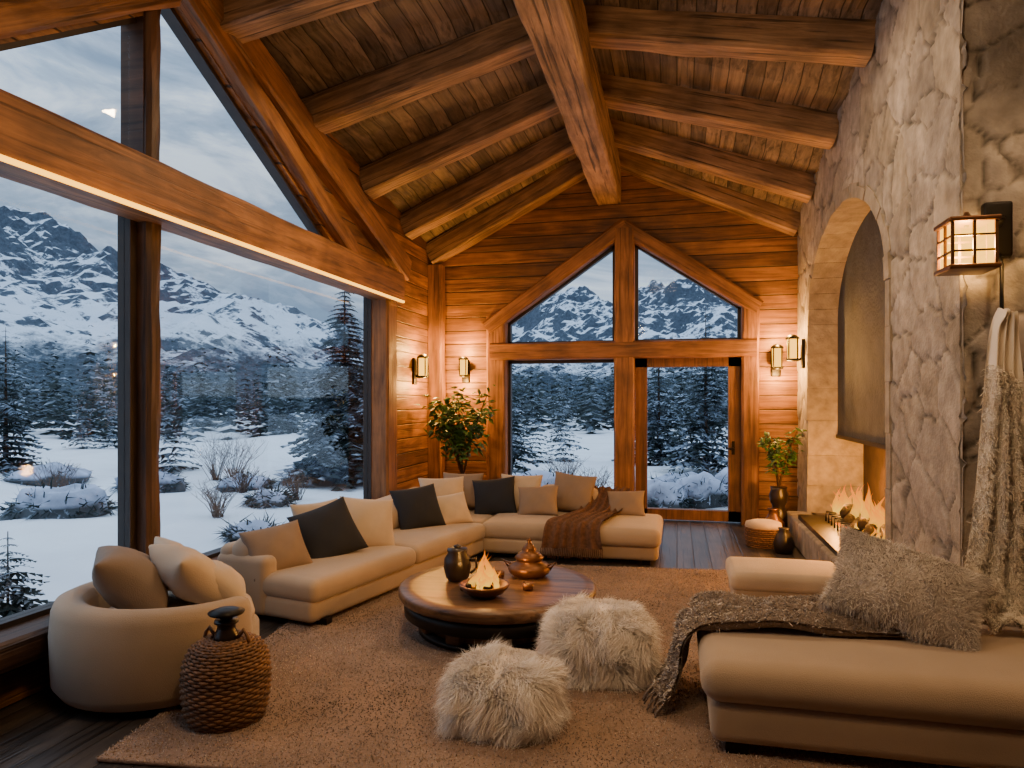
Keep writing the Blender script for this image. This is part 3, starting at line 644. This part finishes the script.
# ---------------------------------------------------------------- plants, baskets
def leafy(name,x,y,zb,h,spread,nl,ls,pot):
    mb=MB(); pot(mb)
    for k in range(9):
        a=random.random()*6.28; r=spread*random.uniform(.3,1); top=Vector((x+r*math.cos(a),y+r*math.sin(a),zb+h*random.uniform(.6,1)))
        b=Vector((x,y,zb)); mid=b.lerp(top,.5)+Vector((0,0,h*.12)); mb.add(g_tube([b,mid,top],[.012,.009,.004],5),bark)
        for q in range(nl//9):
            t=random.uniform(.3,1.05); p=b.lerp(mid,t*2) if t<.5 else mid.lerp(top,(t-.5)*2)
            p=p+Vector((random.gauss(0,.06),random.gauss(0,.06),random.gauss(0,.05)))*(spread/.3)
            l=ls*random.uniform(.7,1.2); w=l*.42
            lv=np.array([[0,0,0],[l*.4,w/2,-.01],[l,0,-l*.2],[l*.4,-w/2,-.01],[l*.45,0,l*.06]]); s=random.uniform(.5,1.5)
            mb.add((lv,[[0,4,1],[1,4,2],[2,4,3],[3,4,0]]),leaf,loc=p,rot=(random.uniform(-.6,.6),random.uniform(-.4,.7),random.random()*6.28),col=(s,s,s*.8),smooth=False)
    mb.obj(name)
def pot1(mb): wick(mb,-2.8,9.0,[(.16,0),(.2,.2),(.21,.4),(.19,.42)],16); mb.add(g_lathe([(0,.38),(.19,.38)],20),bark,loc=(-2.8,9.0,0)); mb.add(g_tube([(-2.8,9.0,.38),(-2.79,9.0,.7)],.02),bark)
leafy('potted_ficus_tree',-2.8,9.0,.6,1.25,.4,680,.15,pot1)
vx,vy=1.2,9.0
def pot2(mb): mb.add(g_lathe([(0,.0),(.1,.0),(.12,.1),(.09,.3),(.07,.36),(.1,.42),(.11,.5),(.09,.56),(.1,.6),(.08,.6),(0,.58)],28),blackcer,loc=(vx,vy,0))
leafy('potted_plant',vx,vy,.58,.72,.22,240,.11,pot2)
mb=MB(); wick(mb,.95,8.35,[(.17,0),(.19,.1),(.19,.22)],10); mb.add(g_lathe([(0,.2),(.18,.2),(.2,.23),(.19,.27),(.12,.29),(0,.29)],28),fabric_l,loc=(.95,8.35,0)); mb.obj('wicker_basket_stool')
mb=MB(); mb.add(g_lathe([(0,0),(.09,0),(.13,.12),(.12,.22),(.06,.3),(.05,.36),(.07,.38),(0,.38)],28),bronze,loc=(1.1,8.68,0)); mb.obj('floor_vase')
mb=MB(); mb.add(g_lathe([(0,0),(.09,0),(.11,.1),(.08,.2),(.05,.25),(.06,.27),(0,.27)],28),blackcer,loc=(1.12,8.02,0)); mb.obj('floor_vase')
# ---------------------------------------------------------------- exterior
def gz(x,y):
    dx=max(-4.2-x,0,x-4.2); dy=max(y-10.6,0,-3-y); d=math.hypot(dx,dy)
    k=min(1,d/6); return -.42+k*(.28*noise.fractal(Vector((x*.09,y*.09,0)),1,2,3)+.12*noise.noise(Vector((x*.5,y*.5,3))))
nx,ny=170,150; xs=np.linspace(-85,45,nx); ys=np.linspace(-12,105,ny)
V=[(x,y,gz(x,y)) for x in xs for y in ys]; F=[[i*ny+j,(i+1)*ny+j,(i+1)*ny+j+1,i*ny+j+1] for i in range(nx-1) for j in range(ny-1)]
MB().add((np.array(V),F),snow).obj('snowy_ground',False)
peaks=[(-305,245,92,190),(-255,222,60,120),(-268,346,50,90),(-292,440,52,95),(-235,540,34,120),(-60,449,78,115),(-105,480,48,100),(10,470,92,115),(62,500,66,120),(-420,330,70,190)]
nx,ny=430,330; xs=np.linspace(-560,200,nx); ys=np.linspace(60,640,ny); V=[]
for x in xs:
    for y in ys:
        h=0; wx=x+14*noise.noise(Vector((x*.012,y*.012,5))); wy=y+14*noise.noise(Vector((x*.012,y*.012,9)))
        for a,b,H,Rr in peaks:
            r=math.hypot(wx-a,wy-b)/Rr
            if r<1.3: h=max(h,H*max(0,1-r/1.3)**1.0)
        r=math.hypot(x,y); k=min(1,max(0,(r-105)/100))
        if k==0: V.append((x,y,-1.8)); continue
        rg=noise.ridged_multi_fractal(Vector((x*.018,y*.018,1.7)),.9,2.15,7,1.0,2.0)
        V.append((x,y,-1.6+k*(h*(.66+.2*rg)+2.5*rg)))
V=np.array(V)
F=[[i*ny+j,(i+1)*ny+j,(i+1)*ny+j+1,i*ny+j+1] for i in range(nx-1) for j in range(ny-1)]
MB().add((V,F),mont,smooth=False).obj('mountain_range',False)
def conifer(x,y,z,h,r,tiers,nb,tw):
    v=[];f=[];c=[]
    def tri(a,b,d,s):
        o=len(v); v.extend([a,b,d]); c.extend([(s,s,s)]*3); f.append([o,o+1,o+2])
    for i in range(tiers):
        t=i/tiers; zz=z+h*(.06+.92*t); L=r*(1-t)**.85*random.uniform(.8,1.15)+.03*r
        for k in range(max(4,int(nb*(1-t*.4)))):
            a=random.random()*6.283; l=L*random.uniform(.7,1.15); ca,sa=math.cos(a),math.sin(a); dr=.28*l+.1*h/tiers; s=random.random()
            tip=(x+ca*l,y+sa*l,zz-dr*random.uniform(.6,1.3)); mid=(x+ca*l*.5,y+sa*l*.5,zz-dr*.25); w=l*.28
            base=(x,y,zz)
            if tw==0:
                tri(base,(mid[0]-sa*w,mid[1]+ca*w,mid[2]-.1*l),tip,s); tri(base,tip,(mid[0]+sa*w,mid[1]-ca*w,mid[2]-.1*l),s)
            else:
                for q in range(tw):
                    u=(q+.3)/tw; px=x+ca*l*u;py=y+sa*l*u;pz=zz-dr*u*u; wl=l*.42*(1-u*.75)
                    for sg in (-1,1):
                        b2=a+sg*random.uniform(.5,1.0); tri((px,py,pz),(px+ca*l*.2,py+sa*l*.2,pz-.03*l),(px+math.cos(b2)*wl,py+math.sin(b2)*wl,pz-wl*random.uniform(.15,.6)),s)
    return np.array(v),f,np.array(c)
mb=MB()
def pol(deg,r): a=math.radians(deg); return -r*math.sin(a),r*math.cos(a)
cnt=0
while cnt<900:
    dg=random.uniform(-14,66); r=38+58*random.random()**.75; x,y=pol(dg,r); h=random.uniform(3.8,7.8)*(1 if r>46 else .75)
    mb.add(conifer(x,y,gz(x,y)-.2,h,h*random.uniform(.16,.22),13,7,0),conif_far,smooth=False); cnt+=1
for k in range(30):
    dg=random.choice([random.uniform(-9,3.5),random.uniform(8,15),random.uniform(38,60)]); r=random.uniform(21,35); x,y=pol(dg,r); h=random.uniform(2.6,4.8)
    mb.add(conifer(x,y,gz(x,y)-.1,h,h*.24,20,11,3),conif,smooth=False)
mb.obj('conifer_forest',False)
def tree(x,y,h,r,ti,nb,tw):
    z=gz(x,y); mb=MB(); mb.add(conifer(x,y,z,h,r,ti,nb,tw),conif,smooth=False); mb.add(g_tube([(x,y,z-.2),(x,y,z+h*.97)],[.02*h,.004],7),bark); mb.obj('snowy_fir_tree')
tree(-8.15,16.2,5.3,1.45,46,22,7); tree(-7.0,18.5,4.0,1.1,30,16,5); tree(-5.7,4.95,.95,.5,14,14,5); tree(-10.2,19.5,4.2,1.1,30,15,5)
tree(.75,19.5,4.6,1.1,30,16,5); tree(-.55,22,4.2,1.0,26,15,5); tree(-4.6,19,3.0,.9,24,15,5); tree(-18.5,16,4.2,1.1,26,14,5)
def bush(x,y,h,n=46,sp=.7):
    z=gz(x,y); mb=MB()
    for k in range(n):
        a=random.random()*6.28; r=sp*h*random.random()**.6; t=Vector((x+r*math.cos(a),y+r*math.sin(a),z+h*random.uniform(.55,1))); b=Vector((x+random.gauss(0,.05),y+random.gauss(0,.05),z-.05)); m=b.lerp(t,.5)+Vector((0,0,.1*h))
        mb.add(g_tube([b,m,t],[.008,.005,.002],4),twigm)
        for q in range(3):
            p=m.lerp(t,random.random()); e=p+Vector((random.gauss(0,.12),random.gauss(0,.12),random.uniform(.05,.25)))*h; mb.add(g_tube([p,e],[.004,.002],3),twigm)
    mb.obj('bare_shrub')
for p in [(-12.1,11.5,.8),(-7.8,10.7,.6),(-7.5,12.8,.6),(-11.6,16.6,1.3),(-12.8,17.5,1.2),(-15,12,.9),(-9.2,13.5,.6),(-2.4,15.5,.8),(-1.6,14.2,.6)]: bush(*p)
def boulder(x,y,r,hh):
    z=gz(x,y); g=g_lathe([(max(.001,math.sin(t)),-math.cos(t)) for t in np.linspace(0,PI,16)],24); v=np.array([Vector(p)*(1+.35*noise.fractal(Vector(p)*1.3+Vector((x,y,0)),1,2,4)) for p in g[0]])
    c=np.where((v[:,2:3]>.3),np.array([[3.4,3.6,4.0]]),np.array([[.45,.5,.5]])); mb=MB(); mb.add((v,g[1],c),rock,loc=(x,y,z+hh*.2),sc=(r,r*.8,hh))
    n=260; d=rng.normal(0,1,(n,3)); d[:,2]=np.abs(d[:,2])*.4; d/=np.linalg.norm(d,axis=1,keepdims=True); P=d*np.array([r,r*.8,hh])*.95+np.array([x,y,z+hh*.2])
    gf=g_fur(P,d,.24,.03,.5,.4,(.1,.1,.1),(.9,.9,.9)); mb.add(gf,conif); mb.obj('snow_covered_shrub')
for b in [(-10.3,9.9,.85,.42),(-12.4,14.5,.8,.4),(-9.6,14.2,.6,.3),(-16,15,1,.4),(-7.6,12.0,.4,.25),(-6.2,9.4,.4,.2),(-.3,13.4,.5,.4),(.5,13.8,.55,.45),(.1,14.8,.6,.35),(-2.8,14.2,.8,.45),(1.3,14.5,.6,.5)]: boulder(*b)
# ---------------------------------------------------------------- world / lights / camera
w=bpy.data.worlds.new('dusk_sky'); bpy.context.scene.world=w; w.use_nodes=True; nt=w.node_tree; nt.nodes.clear()
tc=nd(nt,'ShaderNodeTexCoord'); mp=nd(nt,'ShaderNodeMapping',{'Vector':tc.outputs['Generated'],'Scale':(1.8,1.8,6.5)}).outputs[0]
n=nd(nt,'ShaderNodeTexNoise',{'Vector':mp,'Scale':1.9,'Detail':8.0,'Roughness':.6,'Distortion':.5}).outputs[0]
c=ramp(nt,n,[(.38,(.19,.28,.41,1)),(.5,(.34,.45,.60,1)),(.61,(.68,.78,.90,1))])
zz=nd(nt,'ShaderNodeSeparateXYZ',{0:tc.outputs['Generated']}).outputs[2]
st=nd(nt,'ShaderNodeMapRange',{0:zz,1:.25,2:.8,3:1.35,4:2.9}).outputs[0]
nd(nt,'ShaderNodeOutputWorld',{0:nd(nt,'ShaderNodeBackground',{0:c,1:st}).outputs[0]})
warm=(1,.66,.36)
light('added_fill_light','AREA',(-.6,1.4,4.7),60,warm,1.2,(math.radians(20),0,0))  # added warm fill above the camera, no fixture behind it
light('added_fill_light','AREA',(-2.2,5.5,4.3),48,warm,.25,(0,0,0))  # this and the next: added mid-room fills without any lamp body
light('added_fill_light','AREA',(.2,5.5,4.5),48,warm,.25,(0,0,0))
light('added_fill_point','POINT',(-.92,2.2,3.35),95,warm,.15)  # unseen point source added to brighten room and ceiling; no pendant hangs here
light('added_fill_light','SPOT',(2.3,2.6,4.4),170,(1,.62,.32),.12,(math.radians(22),math.radians(18),0),math.radians(75))  # added spot warming the chaise from upper right, no fixture
cam=bpy.data.cameras.new('camera'); co=bpy.data.objects.new('camera',cam); bpy.context.scene.collection.objects.link(co)
co.location=(0,0,1.65); co.rotation_euler=(PI/2,0,math.atan(165/700)); cam.sensor_width=36; cam.lens=700/1024*36; cam.shift_y=16/1024; cam.clip_end=2000; cam.clip_start=.05
bpy.context.scene.camera=co
